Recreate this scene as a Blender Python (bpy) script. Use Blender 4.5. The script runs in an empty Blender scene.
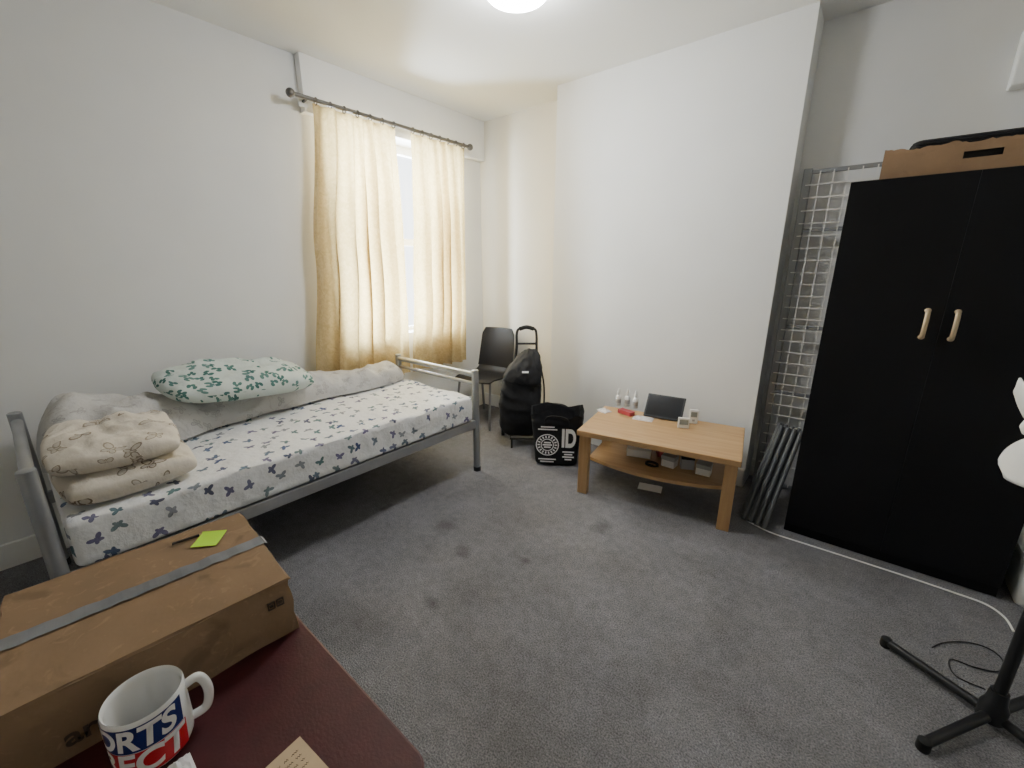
import bpy, bmesh, math, random
from mathutils import Vector, Matrix, noise
random.seed(4)
C = bpy.context.scene.collection
PI = math.pi
def R(d): return math.radians(d)

# ------------------------------------------------------------------ camera
F = 420.0; TH = math.atan(114.7/F); YA = R(39.6); RO = R(0.0); H = 1.42
_r = Vector((math.cos(YA), math.sin(YA), 0)); _f = Vector((-math.sin(YA), math.cos(YA), 0)); _z = Vector((0, 0, 1))
FW = _f*math.cos(TH) - _z*math.sin(TH); UP = _f*math.sin(TH) + _z*math.cos(TH)
RT = _r*math.cos(RO) - UP*math.sin(RO); UP = UP*math.cos(RO) + _r*math.sin(RO)
CAM = Vector((0, 0, H))
cd = bpy.data.cameras.new('camera'); cam = bpy.data.objects.new('camera', cd); C.objects.link(cam)
cd.sensor_fit = 'HORIZONTAL'; cd.sensor_width = 36; cd.lens = F/1024*36; cd.clip_start = 0.02
m = Matrix((RT, UP, -FW)).transposed().to_4x4(); m.translation = CAM
cam.matrix_world = m
bpy.context.scene.camera = cam
def ray(u, v): return RT*((u-512)/F) + UP*((384-v)/F) + FW
def onZ(u, v, z): d = ray(u, v); return CAM + d*((z-H)/d.z)
def onX(u, v, x): d = ray(u, v); return CAM + d*(x/d.x)
def onY(u, v, y): d = ray(u, v); return CAM + d*(y/d.y)

# ------------------------------------------------------------------ materials
def newmat(name):
    mt = bpy.data.materials.new(name); mt.use_nodes = True
    return mt, mt.node_tree, mt.node_tree.nodes['Principled BSDF']
def setc(p, col, rough, metal=0, spec=.4):
    p.inputs['Base Color'].default_value = (*col, 1); p.inputs['Roughness'].default_value = rough
    p.inputs['Metallic'].default_value = metal; p.inputs['Specular IOR Level'].default_value = spec
def link(nt, a, b): nt.links.new(a, b)
def ramp(nt, fac, stops):
    n = nt.nodes.new('ShaderNodeValToRGB'); e = n.color_ramp.elements
    while len(e) < len(stops): e.new(.5)
    for el, (p, c) in zip(e, stops): el.position = p; el.color = (*c, 1)
    link(nt, fac, n.inputs[0]); return n.outputs[0]
def nz(nt, vec, scale, detail=4, dist=0):
    n = nt.nodes.new('ShaderNodeTexNoise'); n.inputs['Scale'].default_value = scale
    n.inputs['Detail'].default_value = detail; n.inputs['Distortion'].default_value = dist
    link(nt, vec, n.inputs['Vector']); return n.outputs['Fac']
def coord(nt, kind='Object'):
    return nt.nodes.new('ShaderNodeTexCoord').outputs[kind]
def bumpn(nt, p, h, strength, dist=.01):
    b = nt.nodes.new('ShaderNodeBump'); b.inputs['Strength'].default_value = strength; b.inputs['Distance'].default_value = dist
    link(nt, h, b.inputs['Height']); link(nt, b.outputs[0], p.inputs['Normal'])
def mth(nt, op, a, b=None, c=None):
    n = nt.nodes.new('ShaderNodeMath'); n.operation = op
    for i, x in enumerate((a, b, c)):
        if x is None: continue
        if hasattr(x, 'is_linked'): link(nt, x, n.inputs[i])
        else: n.inputs[i].default_value = x
    return n.outputs[0]
def vmt(nt, op, a, b=None, scale=None, out=0):
    n = nt.nodes.new('ShaderNodeVectorMath'); n.operation = op
    for i, x in enumerate((a, b)):
        if x is None: continue
        if hasattr(x, 'is_linked'): link(nt, x, n.inputs[i])
        else: n.inputs[i].default_value = x
    if scale is not None: n.inputs['Scale'].default_value = scale
    return n.outputs[out]
def mix(nt, fac, a, b):
    n = nt.nodes.new('ShaderNodeMix'); n.data_type = 'RGBA'
    for idx, x in ((0, fac), (6, a), (7, b)):
        if hasattr(x, 'is_linked'): link(nt, x, n.inputs[idx])
        elif idx == 0: n.inputs[0].default_value = x
        else: n.inputs[idx].default_value = (*x, 1)
    return n.outputs[2]
def M(name, col, rough=.6, metal=0, var=.06, vs=8, bump=0, bs=150, spec=.4):
    mt, nt, p = newmat(name); setc(p, col, rough, metal, spec)
    co = coord(nt)
    f = nz(nt, co, vs)
    lo = tuple(c*(1-var) for c in col); hi = tuple(min(1, c*(1+var)) for c in col)
    link(nt, ramp(nt, f, [(.3, lo), (.7, hi)]), p.inputs['Base Color'])
    if bump: bumpn(nt, p, nz(nt, co, bs, 2), bump, .004)
    return mt
def wood(name, a, b, axis=0, rough=.4):
    mt, nt, p = newmat(name); setc(p, a, rough)
    mp = nt.nodes.new('ShaderNodeMapping'); s = [14, 14, 14]; s[axis] = 1.2; mp.inputs['Scale'].default_value = s
    link(nt, coord(nt), mp.inputs[0])
    f = nz(nt, mp.outputs[0], 3, 6, .6)
    link(nt, ramp(nt, f, [(.3, a), (.7, b)]), p.inputs['Base Color'])
    return mt
def cardboard(name, col, worn=1.0):
    mt, nt, p = newmat(name); setc(p, col, .85, 0, .12); co = coord(nt)
    a = ramp(nt, nz(nt, co, 6, 5, .4), [(.3, tuple(c*.84 for c in col)), (.7, tuple(c*1.12 for c in col))])
    sc = ramp(nt, nz(nt, co, 38, 6, 1.5), [(.58, (0, 0, 0)), (.72, (1, 1, 1))])
    a = mix(nt, mth(nt, 'MULTIPLY', sc, .35*worn), a, tuple(min(1, c*1.6) for c in col))
    dk = ramp(nt, nz(nt, co, 11, 5, .8), [(.60, (0, 0, 0)), (.70, (1, 1, 1))])
    link(nt, mix(nt, mth(nt, 'MULTIPLY', dk, .40*worn), a, tuple(c*.42 for c in col)), p.inputs['Base Color'])
    bumpn(nt, p, nz(nt, co, 14, 4), .35*worn, .01)
    return mt
def print_fabric(name, base, kind, cols, scale, rnd=.75, keep=1.0, ring=False, soft=None):
    """cloth with small repeated motifs, laid in UV metres"""
    mt, nt, p = newmat(name); setc(p, base, .9, 0, .15)
    uv = coord(nt, 'UV')
    vo = nt.nodes.new('ShaderNodeTexVoronoi'); vo.voronoi_dimensions = '2D'; vo.feature = 'F1'
    vo.inputs['Scale'].default_value = scale; vo.inputs['Randomness'].default_value = rnd
    link(nt, uv, vo.inputs['Vector'])
    loc = vmt(nt, 'SCALE', vmt(nt, 'SUBTRACT', uv, vo.outputs['Position']), scale=scale)
    sc = nt.nodes.new('ShaderNodeSeparateColor'); link(nt, vo.outputs['Color'], sc.inputs[0])
    ro = nt.nodes.new('ShaderNodeVectorRotate'); ro.rotation_type = 'Z_AXIS'
    link(nt, loc, ro.inputs['Vector']); link(nt, mth(nt, 'MULTIPLY', sc.outputs[0], 6.283), ro.inputs['Angle'])
    sx = nt.nodes.new('ShaderNodeSeparateXYZ'); link(nt, ro.outputs[0], sx.inputs[0])
    x, y = sx.outputs[0], sx.outputs[1]
    def ell(cx, cy, rx, ry, ab=True, rot=0):
        xx = mth(nt, 'ABSOLUTE', x) if ab else x; yy = y
        if rot:
            c, s = math.cos(rot), math.sin(rot)
            xx, yy = (mth(nt, 'ADD', mth(nt, 'MULTIPLY', xx, c), mth(nt, 'MULTIPLY', yy, s)),
                      mth(nt, 'SUBTRACT', mth(nt, 'MULTIPLY', yy, c), mth(nt, 'MULTIPLY', xx, s)))
        dx = mth(nt, 'DIVIDE', mth(nt, 'SUBTRACT', xx, cx), rx); dy = mth(nt, 'DIVIDE', mth(nt, 'SUBTRACT', yy, cy), ry)
        return mth(nt, 'ADD', mth(nt, 'MULTIPLY', dx, dx), mth(nt, 'MULTIPLY', dy, dy))
    if kind == 'butterfly':
        d = mth(nt, 'MINIMUM', ell(.185, 0, .165, .095, True, R(36)), ell(.115, 0, .105, .075, True, R(-42)))
        d = mth(nt, 'MINIMUM', d, ell(0, .0, .028, .15))
    else:
        d = mth(nt, 'MINIMUM', ell(.20, .10, .14, .26), ell(0, -.18, .13, .22, False))
    mk = mth(nt, 'LESS_THAN', d, 1.0)
    if ring: mk = mth(nt, 'MULTIPLY', mk, mth(nt, 'ADD', mth(nt, 'GREATER_THAN', d, .5), .4))
    mk = mth(nt, 'MINIMUM', mk, 1.0)
    if keep < 1: mk = mth(nt, 'MULTIPLY', mk, mth(nt, 'LESS_THAN', sc.outputs[2], keep))
    col = ramp(nt, sc.outputs[1], [(i/(len(cols)-1), c) for i, c in enumerate(cols)])
    bc = mix(nt, mk, base, col)
    if soft:
        l = mth(nt, 'LESS_THAN', mth(nt, 'ABSOLUTE', mth(nt, 'SUBTRACT', nz(nt, uv, 9, 2, 1.0), .5)), .010)
        bc = mix(nt, mth(nt, 'MULTIPLY', l, .35), bc, soft)
    link(nt, bc, p.inputs['Base Color'])
    bumpn(nt, p, nz(nt, coord(nt), 26, 4), .35, .02)
    return mt

m_wall = M('wall_paint', (.79, .79, .78), .85, var=.02, vs=3, bump=.05, bs=300, spec=.2)
m_cream = M('alcove_cream', (.77, .735, .655), .85, var=.02, vs=3, bump=.05, bs=300, spec=.2)  # creamier than the other walls, sets off the chimney edge
m_ceil = M('ceiling_paint', (.82, .82, .81), .9, var=.015, vs=2, spec=.2)
m_lintel = M('lintel_lit', (.89, .89, .885), .7, var=.01, vs=2, spec=.2)  # whiter than the walls: brightness by the window put into the boxing's colour
m_white = M('white_gloss', (.82, .82, .80), .4, var=.02)
m_steel = M('silver_metal', (.36, .37, .385), .42, .7, var=.08)
m_steel_dk = M('grey_metal', (.30, .31, .32), .4, .7, var=.1)
m_bars = M('dull_bar_metal', (.10, .105, .11), .55, .2, var=.2)
m_black = M('black_lacquer', (.006, .006, .007), .5, var=.2, vs=3, spec=.2)
m_blackp = M('black_plastic', (.012, .012, .013), .45, var=.1)
m_blackf = M('black_fabric', (.013, .013, .015), .75, var=.25, vs=20, bump=.7, bs=26, spec=.35)
m_rod = M('rod_metal', (.16, .15, .14), .4, .8)
m_oak = wood('oak_veneer', (.41, .245, .11), (.51, .325, .16), 0)
m_oakleg = wood('oak_leg', (.40, .23, .105), (.49, .31, .15), 2)
m_card = cardboard('cardboard', (.27, .180, .110))
m_card2 = cardboard('cardboard_tan', (.31, .20, .12), .4)
m_tape = M('grey_tape', (.17, .175, .19), .55, var=.25, vs=14)
m_maroon = M('maroon_leatherette', (.062, .010, .013), .5, var=.15, vs=30, bump=.1, bs=220)
m_note = M('neon_note', (.50, .86, .04), .7, var=.03)
m_navy = M('navy_print', (.010, .025, .15), .4, var=.03)
m_red = M('red_print', (.60, .015, .025), .4, var=.03)
m_chin = M('white_ceramic', (.83, .83, .82), .15, var=.01, spec=.5)
m_ink = M('dark_ink', (.03, .025, .025), .8)
m_fade = M('faded_print', (.09, .065, .05), .85)
m_whitep = M('white_print', (.85, .85, .85), .6, var=.02)
m_kraft = M('kraft_card', (.58, .44, .29), .85, var=.06, vs=30)
m_brass = M('pale_brass', (.50, .39, .25), .4, .5)
m_grey = M('charcoal_plastic', (.016, .016, .019), .45, var=.1)
m_screen = M('lcd_grey', (.32, .35, .33), .25)
m_dscreen = M('dark_screen', (.012, .013, .016), .12)
m_pouch = M('clear_pouch', (.66, .62, .62), .25, var=.2, vs=60)
m_redbox = M('red_card', (.38, .05, .06), .5)
m_grid = M('pale_wire', (.80, .79, .76), .5, .0)
m_rubber = M('black_rubber', (.01, .01, .01), .8)
m_mid = M('grey_card', (.42, .42, .43), .7)

# carpet
m_carpet, nt, p = newmat('grey_carpet'); setc(p, (.1, .1, .1), .95, 0, .08)
co = coord(nt)
fine = nz(nt, co, 190, 2); mid = nz(nt, co, 24, 5, .5); big = nz(nt, co, 1.8, 4, .5)
base = ramp(nt, fine, [(.30, (.107, .105, .112)), (.70, (.285, .281, .294))])
mm = ramp(nt, mid, [(.32, (.86, .86, .86)), (.66, (1.06, 1.06, 1.06))])
bb_ = ramp(nt, big, [(.36, (.82, .815, .81)), (.64, (1.10, 1.10, 1.11))])
vm = vmt(nt, 'MULTIPLY', vmt(nt, 'MULTIPLY', base, mm), bb_)
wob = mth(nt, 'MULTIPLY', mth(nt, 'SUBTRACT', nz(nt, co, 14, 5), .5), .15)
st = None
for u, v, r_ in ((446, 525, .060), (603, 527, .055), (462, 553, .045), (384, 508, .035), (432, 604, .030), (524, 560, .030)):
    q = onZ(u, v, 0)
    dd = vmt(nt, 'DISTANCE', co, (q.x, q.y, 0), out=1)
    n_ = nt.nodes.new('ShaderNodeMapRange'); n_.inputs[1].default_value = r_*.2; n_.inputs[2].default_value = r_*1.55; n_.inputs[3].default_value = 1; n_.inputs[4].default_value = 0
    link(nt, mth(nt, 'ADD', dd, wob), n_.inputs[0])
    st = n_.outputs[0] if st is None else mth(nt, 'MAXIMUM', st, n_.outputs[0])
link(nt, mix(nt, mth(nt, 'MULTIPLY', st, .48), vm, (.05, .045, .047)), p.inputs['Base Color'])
bumpn(nt, p, mth(nt, 'ADD', fine, mth(nt, 'MULTIPLY', mid, .5)), .6, .010)

m_sheet = print_fabric('butterfly_sheet', (.79, .79, .79), 'butterfly', [(.08, .11, .23), (.18, .23, .28), (.31, .32, .35), (.12, .21, .21), (.21, .19, .30), (.10, .115, .17)], 12, .85, .86)
m_pil_b = print_fabric('cream_butterfly_cloth', (.66, .60, .51), 'butterfly', [(.15, .11, .07), (.22, .175, .12), (.29, .25, .20)], 8.5, .7, .95, True)
m_pil_c = print_fabric('cream_sprig_cloth', (.68, .62, .53), 'butterfly', [(.25, .20, .15), (.34, .29, .23)], 8.5, .8, .9, True)
m_pil_g = print_fabric('green_leaf_cloth', (.57, .635, .60), 'leaf', [(.055, .145, .135), (.085, .19, .17), (.14, .25, .23)], 18, .85, .88)
m_duvet = print_fabric('pale_floral_cloth', (.53, .52, .505), 'butterfly', [(.40, .38, .37), (.34, .335, .335)], 11, .9, .7, True, (.38, .36, .34))

# curtain
m_cur = bpy.data.materials.new('cream_curtain'); m_cur.use_nodes = True; nt = m_cur.node_tree; nt.nodes.clear()
out = nt.nodes.new('ShaderNodeOutputMaterial'); df = nt.nodes.new('ShaderNodeBsdfDiffuse'); tr = nt.nodes.new('ShaderNodeBsdfTranslucent')
mx = nt.nodes.new('ShaderNodeMixShader'); mx.inputs[0].default_value = .33
co = coord(nt); f = nz(nt, co, 30, 5, 1.5)
link(nt, ramp(nt, f, [(.3, (.47, .37, .21)), (.7, (.59, .475, .29))]), df.inputs[0])
link(nt, ramp(nt, f, [(.3, (.56, .41, .165)), (.7, (.71, .54, .255))]), tr.inputs[0])
link(nt, df.outputs[0], mx.inputs[1]); link(nt, tr.outputs[0], mx.inputs[2]); link(nt, mx.outputs[0], out.inputs[0])
# lamp
m_lamp, nt, p = newmat('lit_opal_glass'); setc(p, (.9, .88, .85), .4)
p.inputs['Emission Color'].default_value = (.97, .985, 1, 1); p.inputs['Emission Strength'].default_value = 90
# pane
m_pane = bpy.data.materials.new('window_glass'); m_pane.use_nodes = True; nt = m_pane.node_tree; nt.nodes.clear()
out = nt.nodes.new('ShaderNodeOutputMaterial'); t1 = nt.nodes.new('ShaderNodeBsdfTransparent'); g1 = nt.nodes.new('ShaderNodeBsdfGlossy')
g1.inputs['Roughness'].default_value = .05; mx = nt.nodes.new('ShaderNodeMixShader'); mx.inputs[0].default_value = .06
link(nt, t1.outputs[0], mx.inputs[1]); link(nt, g1.outputs[0], mx.inputs[2]); link(nt, mx.outputs[0], out.inputs[0])

# ------------------------------------------------------------------ mesh helpers
def NB(): return bmesh.new()
def fin(name, bm, mat, parent=None, smooth=False, bevel=0, seg=2, recalc=True, kind=None):
    if recalc: bmesh.ops.recalc_face_normals(bm, faces=bm.faces[:])
    me = bpy.data.meshes.new(name); bm.to_mesh(me); bm.free()
    me.materials.append(mat)
    if smooth:
        for q in me.polygons: q.use_smooth = True
        me.set_sharp_from_angle(angle=R(42))
    o = bpy.data.objects.new(name, me); C.objects.link(o)
    if parent: o.parent = parent
    if bevel:
        b = o.modifiers.new('bevel', 'BEVEL'); b.width = bevel; b.segments = seg; b.limit_method = 'ANGLE'
    if kind: o['kind'] = kind
    return o
def box(bm, c, s, rot=None):
    mt = Matrix.Translation(c)
    if rot is not None: mt = mt @ rot.to_4x4()
    mt = mt @ Matrix.Diagonal((*s, 1))
    bmesh.ops.create_cube(bm, size=1, matrix=mt); return bm
def rng(bm, x0, x1, y0, y1, z0, z1):
    return box(bm, ((x0+x1)/2, (y0+y1)/2, (z0+z1)/2), (x1-x0, y1-y0, z1-z0))
def loft(bm, rings, cap=True, loop=False):
    vs = [[bm.verts.new(q) for q in r] for r in rings]; n = len(vs[0])
    k = len(vs)
    for i in range(k if loop else k-1):
        a, b = vs[i], vs[(i+1) % k]
        for j in range(n): bm.faces.new((a[j], a[(j+1) % n], b[(j+1) % n], b[j]))
    if cap and not loop:
        bm.faces.new(vs[0][::-1]); bm.faces.new(vs[-1])
    return vs
def tube(bm, pts, r, seg=10, cap=True, loop=False):
    pts = [Vector(q) for q in pts]; rings = []; n = len(pts); ref = None
    for i, q in enumerate(pts):
        if loop: t = pts[(i+1) % n]-pts[i-1]
        else: t = pts[min(i+1, n-1)]-pts[max(i-1, 0)]
        t.normalize()
        if ref is None:
            ref = t.orthogonal().normalized()
        else:
            ref = (ref - t*ref.dot(t)).normalized()
        b = t.cross(ref); rr = r[i] if isinstance(r, (list, tuple)) else r
        rings.append([q + (ref*math.cos(2*PI*k/seg)+b*math.sin(2*PI*k/seg))*rr for k in range(seg)])
    loft(bm, rings, cap, loop); return bm
def lathe(bm, prof, seg=32, mt=Matrix.Identity(4), cap=True):
    loft(bm, [[mt @ Vector((r*math.cos(2*PI*k/seg), r*math.sin(2*PI*k/seg), z)) for k in range(seg)] for r, z in prof], cap)
    return bm
def bar(bm, p0, p1, w, t, side):
    p0, p1, s = Vector(p0), Vector(p1), Vector(side).normalized()
    d = (p1-p0).normalized(); s = (s-d*s.dot(d)).normalized(); n = d.cross(s)
    loft(bm, [[q+s*a*w/2+n*b*t/2 for a, b in ((-1, -1), (1, -1), (1, 1), (-1, 1))] for q in (p0, p1)]); return bm
def smooth_path(pts, n=8):
    pts = [Vector(q) for q in pts]; out = []
    for i in range(len(pts)-1):
        p0, p1, p2, p3 = pts[max(i-1, 0)], pts[i], pts[i+1], pts[min(i+2, len(pts)-1)]
        for k in range(n):
            t = k/n
            out.append(.5*((2*p1)+(p2-p0)*t+(2*p0-5*p1+4*p2-p3)*t*t+(3*p1-p0-3*p2+p3)*t**3))
    out.append(pts[-1]); return out
def rrect(w, d, r, n=5, z=0, cx=0, cy=0):
    o = []
    for sx, sy, a in ((1, 1, 0), (-1, 1, PI/2), (-1, -1, PI), (1, -1, 1.5*PI)):
        for k in range(n+1):
            t = a+PI/2*k/n; o.append(Vector((cx+sx*(w/2-r)+r*math.cos(t), cy+sy*(d/2-r)+r*math.sin(t), z)))
    return o
def sell(w, d, n, z, ex=.55):
    o = []
    for k in range(n):
        t = 2*PI*k/n; c, s = math.cos(t), math.sin(t)
        o.append(Vector((w/2*math.copysign(abs(c)**ex, c), d/2*math.copysign(abs(s)**ex, s), z)))
    return o
def lerp_tab(tab, z):
    for a, b_ in zip(tab, tab[1:]):
        if z <= b_[0]:
            k = (z-a[0])/(b_[0]-a[0]); return [x+(y-x)*k for x, y in zip(a, b_)]
    return list(tab[-1])
def roughbox(x0, x1, y0, y1, z0, z1, step=.02, amp=.0025, seed=0, crush=0):
    bm = NB(); rng(bm, x0, x1, y0, y1, z0, z1)
    for ax, lo, hi in ((0, x0, x1), (1, y0, y1), (2, z0, z1)):
        n = max(1, int((hi-lo)/step)); no = [0, 0, 0]; no[ax] = 1
        for k in range(1, n):
            co_ = [0, 0, 0]; co_[ax] = lo+(hi-lo)*k/n
            bmesh.ops.bisect_plane(bm, geom=bm.verts[:]+bm.edges[:]+bm.faces[:], plane_co=co_, plane_no=no)
    cen = Vector(((x0+x1)/2, (y0+y1)/2, (z0+z1)/2))
    for v in bm.verts:
        c = v.co.copy(); k = 1 if c.z > z0+.001 else 0
        dx = noise.noise(c*14+Vector((seed, 0, 0)))*amp; dy = noise.noise(c*14+Vector((0, seed+5, 0)))*amp; dz = noise.noise(c*11+Vector((0, 0, seed+9)))*amp
        v.co += Vector((dx, dy, dz*k))
        ncn = sum((abs(c[i]-lo) < .022 or abs(c[i]-hi) < .022) for i, lo, hi in ((0, x0, x1), (1, y0, y1), (2, z0, z1)))
        if crush and ncn >= 2 and k: v.co += (cen-c).normalized()*crush*max(0, noise.noise(c*22+Vector((seed, 3, 1)))+.15)*(1.6 if ncn == 3 else 1)
    return bm
def thing(name, label, cat, loc=(0, 0, 0), rz=0, group=None):
    o = bpy.data.objects.new(name, None); C.objects.link(o); o.location = loc; o.rotation_euler = (0, 0, rz)
    o.empty_display_size = .1
    return tag(o, label, cat, group)
def tag(o, label, cat, group=None):
    o['label'] = label; o['category'] = cat
    if group: o['group'] = group
    return o
def dup(root, loc, rz, label=None):
    r = root.copy(); C.objects.link(r); r.location = loc; r.rotation_euler = (0, 0, rz)
    if label: r['label'] = label
    for ch in list(root.children):
        c = ch.copy(); C.objects.link(c); c.parent = r
        for g in ch.children:
            d = g.copy(); C.objects.link(d); d.parent = c
    return r
def text_bm(s, size, offset=0, slices=0):
    cu = bpy.data.curves.new('t', 'FONT'); cu.body = s; cu.size = size; cu.align_x = 'CENTER'; cu.align_y = 'CENTER'; cu.offset = offset
    ob = bpy.data.objects.new('t', cu); C.objects.link(ob)
    dg = bpy.context.evaluated_depsgraph_get(); me = bpy.data.meshes.new_from_object(ob.evaluated_get(dg))
    bm = NB(); bm.from_mesh(me); bpy.data.objects.remove(ob); bpy.data.meshes.remove(me); bpy.data.curves.remove(cu)
    if slices:
        x0 = min(v.co.x for v in bm.verts); x1 = max(v.co.x for v in bm.verts)
        for k in range(1, slices):
            bmesh.ops.bisect_plane(bm, geom=bm.verts[:]+bm.edges[:]+bm.faces[:], plane_co=(x0+(x1-x0)*k/slices, 0, 0), plane_no=(1, 0, 0))
    return bm
def struct(name, bm, mat, **k): return fin(name, bm, mat, kind='structure', **k)

# ------------------------------------------------------------------ room
XL, XR, YB, YF, YC, ZC = -3.04, 1.25, 3.20, -1.35, 2.97, 2.73
CX0, CX1 = -2.02, -.43
struct('floor', rng(NB(), XL-.3, XR+.2, YF-.2, YB+.2, -.1, 0), m_carpet)
struct('ceiling', rng(NB(), XL-.3, XR+.2, YF-.2, YB+.2, ZC, ZC+.1), m_ceil)
WY0, WY1, WZ0, WZ1 = 1.66, 2.84, .85, 2.41
YS = onX(298, 90, XL).y
XW = XL; TRD = .060
b = NB()
rng(b, XL-.28, XW, YF-.2, WY0, 0, ZC); rng(b, XL-.28, XW, WY1, YB+.2, 0, ZC)
rng(b, XL-.28, XW, WY0, WY1, 0, WZ0); rng(b, XL-.28, XW, WY0, WY1, WZ1, ZC)
struct('wall_left', b, m_wall)
struct('trim_1', rng(NB(), XL-.001, XL+TRD, YS, YB, 2.40, ZC), m_lintel, bevel=.004)
struct('wall_alcove', rng(NB(), XL-.26, CX0, YB, YB+.2, 0, ZC), m_cream)
struct('wall_back', rng(NB(), CX0, XR+.2, YB, YB+.2, 0, ZC), m_wall)
struct('wall_chimney', rng(NB(), CX0, CX1, YC, YB, 0, ZC), m_wall)
struct('wall_right', rng(NB(), XR, XR+.2, YF-.2, YB, 0, ZC), m_wall)
struct('wall_front', rng(NB(), XL, XR, YF-.2, YF, 0, ZC), m_wall)
def bb(name, *r):
    b = NB(); rng(b, *r); return struct(name, b, m_white, bevel=.006)
bb('baseboard_left', XL, XL+.018, YF, YB-.02, 0, .13)
bb('baseboard_back', XL+.02, CX0, YB-.018, YB, 0, .13)
bb('baseboard_alcove', CX1, XR, YB-.018, YB, 0, .13)
bb('baseboard_chimney', CX0, CX1, YC-.018, YC, 0, .13)
bb('baseboard_right', XR-.018, XR, YF, YB-.02, 0, .13)
# window
w = NB(); xf = XL-.20
for y0, y1, z0, z1 in ((WY0, WY1, WZ0, WZ0+.06), (WY0, WY1, WZ1-.06, WZ1), (WY0, WY0+.06, WZ0, WZ1), (WY1-.06, WY1, WZ0, WZ1), (WY0, WY1, 1.62, 1.68)):
    rng(w, xf-.03, xf+.03, y0, y1, z0, z1)
wf = struct('window_1', w, m_white, bevel=.004)
fin('pane', rng(NB(), xf-.004, xf+.004, WY0+.05, WY1-.05, WZ0+.05, WZ1-.05), m_pane, wf)
fin('window_sill', rng(NB(), XL-.17, XW-.002, WY0, WY1, WZ0, WZ0+.03), m_white, wf)

# light
def area(name, loc, rot, sx, sy, power, col):
    l = bpy.data.lights.new(name, 'AREA'); l.shape = 'RECTANGLE'; l.size = sx; l.size_y = sy; l.energy = power; l.color = col
    o = bpy.data.objects.new(name, l); C.objects.link(o); o.location = loc; o.rotation_euler = rot
area('daylight', (XL-1.45, (WY0+WY1)/2-.05, 1.75), (0, R(-90), 0), 2.8, 1.9, 1850, (.77, .885, 1))
wd = bpy.data.worlds.new('sky'); bpy.context.scene.world = wd; wd.use_nodes = True
bg = wd.node_tree.nodes['Background']; bg.inputs[0].default_value = (.85, .92, 1, 1); bg.inputs[1].default_value = 5.0

# ------------------------------------------------------------------ ceiling light
lp = onZ(517, -8, 2.66)
t = thing('ceiling_light', 'round white flush ceiling light, switched on', 'ceiling light', (lp.x, lp.y, ZC))
fin('base_plate', lathe(NB(), [(.11, 0), (.175, 0), (.175, -.025), (.11, -.025)], 40), m_white, t, True)
fin('shade', lathe(NB(), [(.165, -.025), (.168, -.04), (.16, -.06), (.14, -.082), (.10, -.1), (.05, -.11), (.005, -.112)], 40), m_lamp, t, True)

# ------------------------------------------------------------------ curtains
RX = XL+.122
RZ = .5*(onX(290, 90, RX).z+onX(470, 149, RX).z)
ry0, ry1 = onX(290, 90, RX).y, onX(470, 149, RX).y; rc = (ry0+ry1)/2; rh = (ry1-ry0)/2
t = thing('curtain_rod', 'dark metal curtain rod with ball finials above the window', 'curtain rod', (RX, rc, RZ))
fin('rod', tube(NB(), [(0, -rh+.02, 0), (0, rh-.02, 0)], .0125, 14), m_rod, t, True)
for s in (-1, 1):
    bm = NB(); bmesh.ops.create_uvsphere(bm, u_segments=18, v_segments=12, radius=.027, matrix=Matrix.Translation((0, s*rh, 0)))
    fin('finial', bm, m_rod, t, True)
for s in (-1, 1):
    xw = XL+TRD-RX
    fin('bracket', tube(NB(), [(0, s*(rh-.10), -.005), (-.03, s*(rh-.10), -.008), (xw+.008, s*(rh-.10), -.012)], .009, 10), m_rod, t, True)
    fin('bracket_block', rng(NB(), xw, xw+.012, s*(rh-.10)-.03, s*(rh-.10)+.03, -.04, .03), m_white, t, bevel=.004)
def interp(tab, v):
    for (a, x), (b_, y) in zip(tab, tab[1:]):
        if v <= b_: k = (v-a)/(b_-a); k = k*k*(3-2*k); return x+(y-x)*k
    return tab[-1][1]
def curtain(left, right, z1, z0, folds, seed, label, back=0):
    t = thing('curtain', label, 'curtain', (RX, 0, 0), 0, 'cream curtains')
    bm = NB(); nu, nv = 170, 46; rows = []
    for j in range(nv+1):
        v = j/nv; z = z1+(z0-z1)*v; row = []
        y0 = interp(left, v); y1 = interp(right, v)
        for i in range(nu+1):
            u = i/nu
            ph = 2*PI*folds*(u+.035*math.sin(u*9+seed)) + 1.1*noise.noise((u*3+seed, v*.9, 0)) + .3*math.sin(v*2.5+seed)
            am = (.018+.036*min(1, v*2.5))*(.85+.55*noise.noise((u*5, v*1.2, seed)))*min(1, u*10+.2, (1-u)*10+.2)
            sn = math.sin(ph); x = am*math.copysign(abs(sn)**.75, sn)+.006*noise.noise((u*22, v*7, seed+3))+.010*math.sin(ph*.5+seed)*min(1, v*2)
            if back: x -= back*max(0, 1-u*6)*min(1, v*3)
            x = max(-.050 if z > 2.3 else -.090, min(.040 if z > .9 else .034, x)) - .008
            y = y0+(y1-y0)*u + .022*math.cos(ph)*min(1, v*2)*min(1, u*12, (1-u)*12)+.006*noise.noise((u*9, v*4, seed+9))
            row.append(bm.verts.new((x, y, z+.004*noise.noise((u*15, seed, 1)))))
        rows.append(row)
    for j in range(nv):
        for i in range(nu): bm.faces.new((rows[j][i], rows[j][i+1], rows[j+1][i+1], rows[j+1][i]))
    fin('cloth', bm, m_cur, t, True)
    n = 7; ya0, ya1 = left[0][1], right[0][1]
    for k in range(n):
        y = ya0+.02+(ya1-ya0-.04)*k/(n-1)
        fin('ring', tube(NB(), [(0+.021*math.cos(a), y, RZ-.006+.021*math.sin(a)) for a in [2*PI*q/16 for q in range(16)]], .0035, 6, False, True), m_rod, t, True)
def cy(u, v): return onX(u, v, RX).y
L0 = [(0, cy(313, 106)), (.5, cy(314, 250)), (1, cy(316, 385))]
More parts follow.
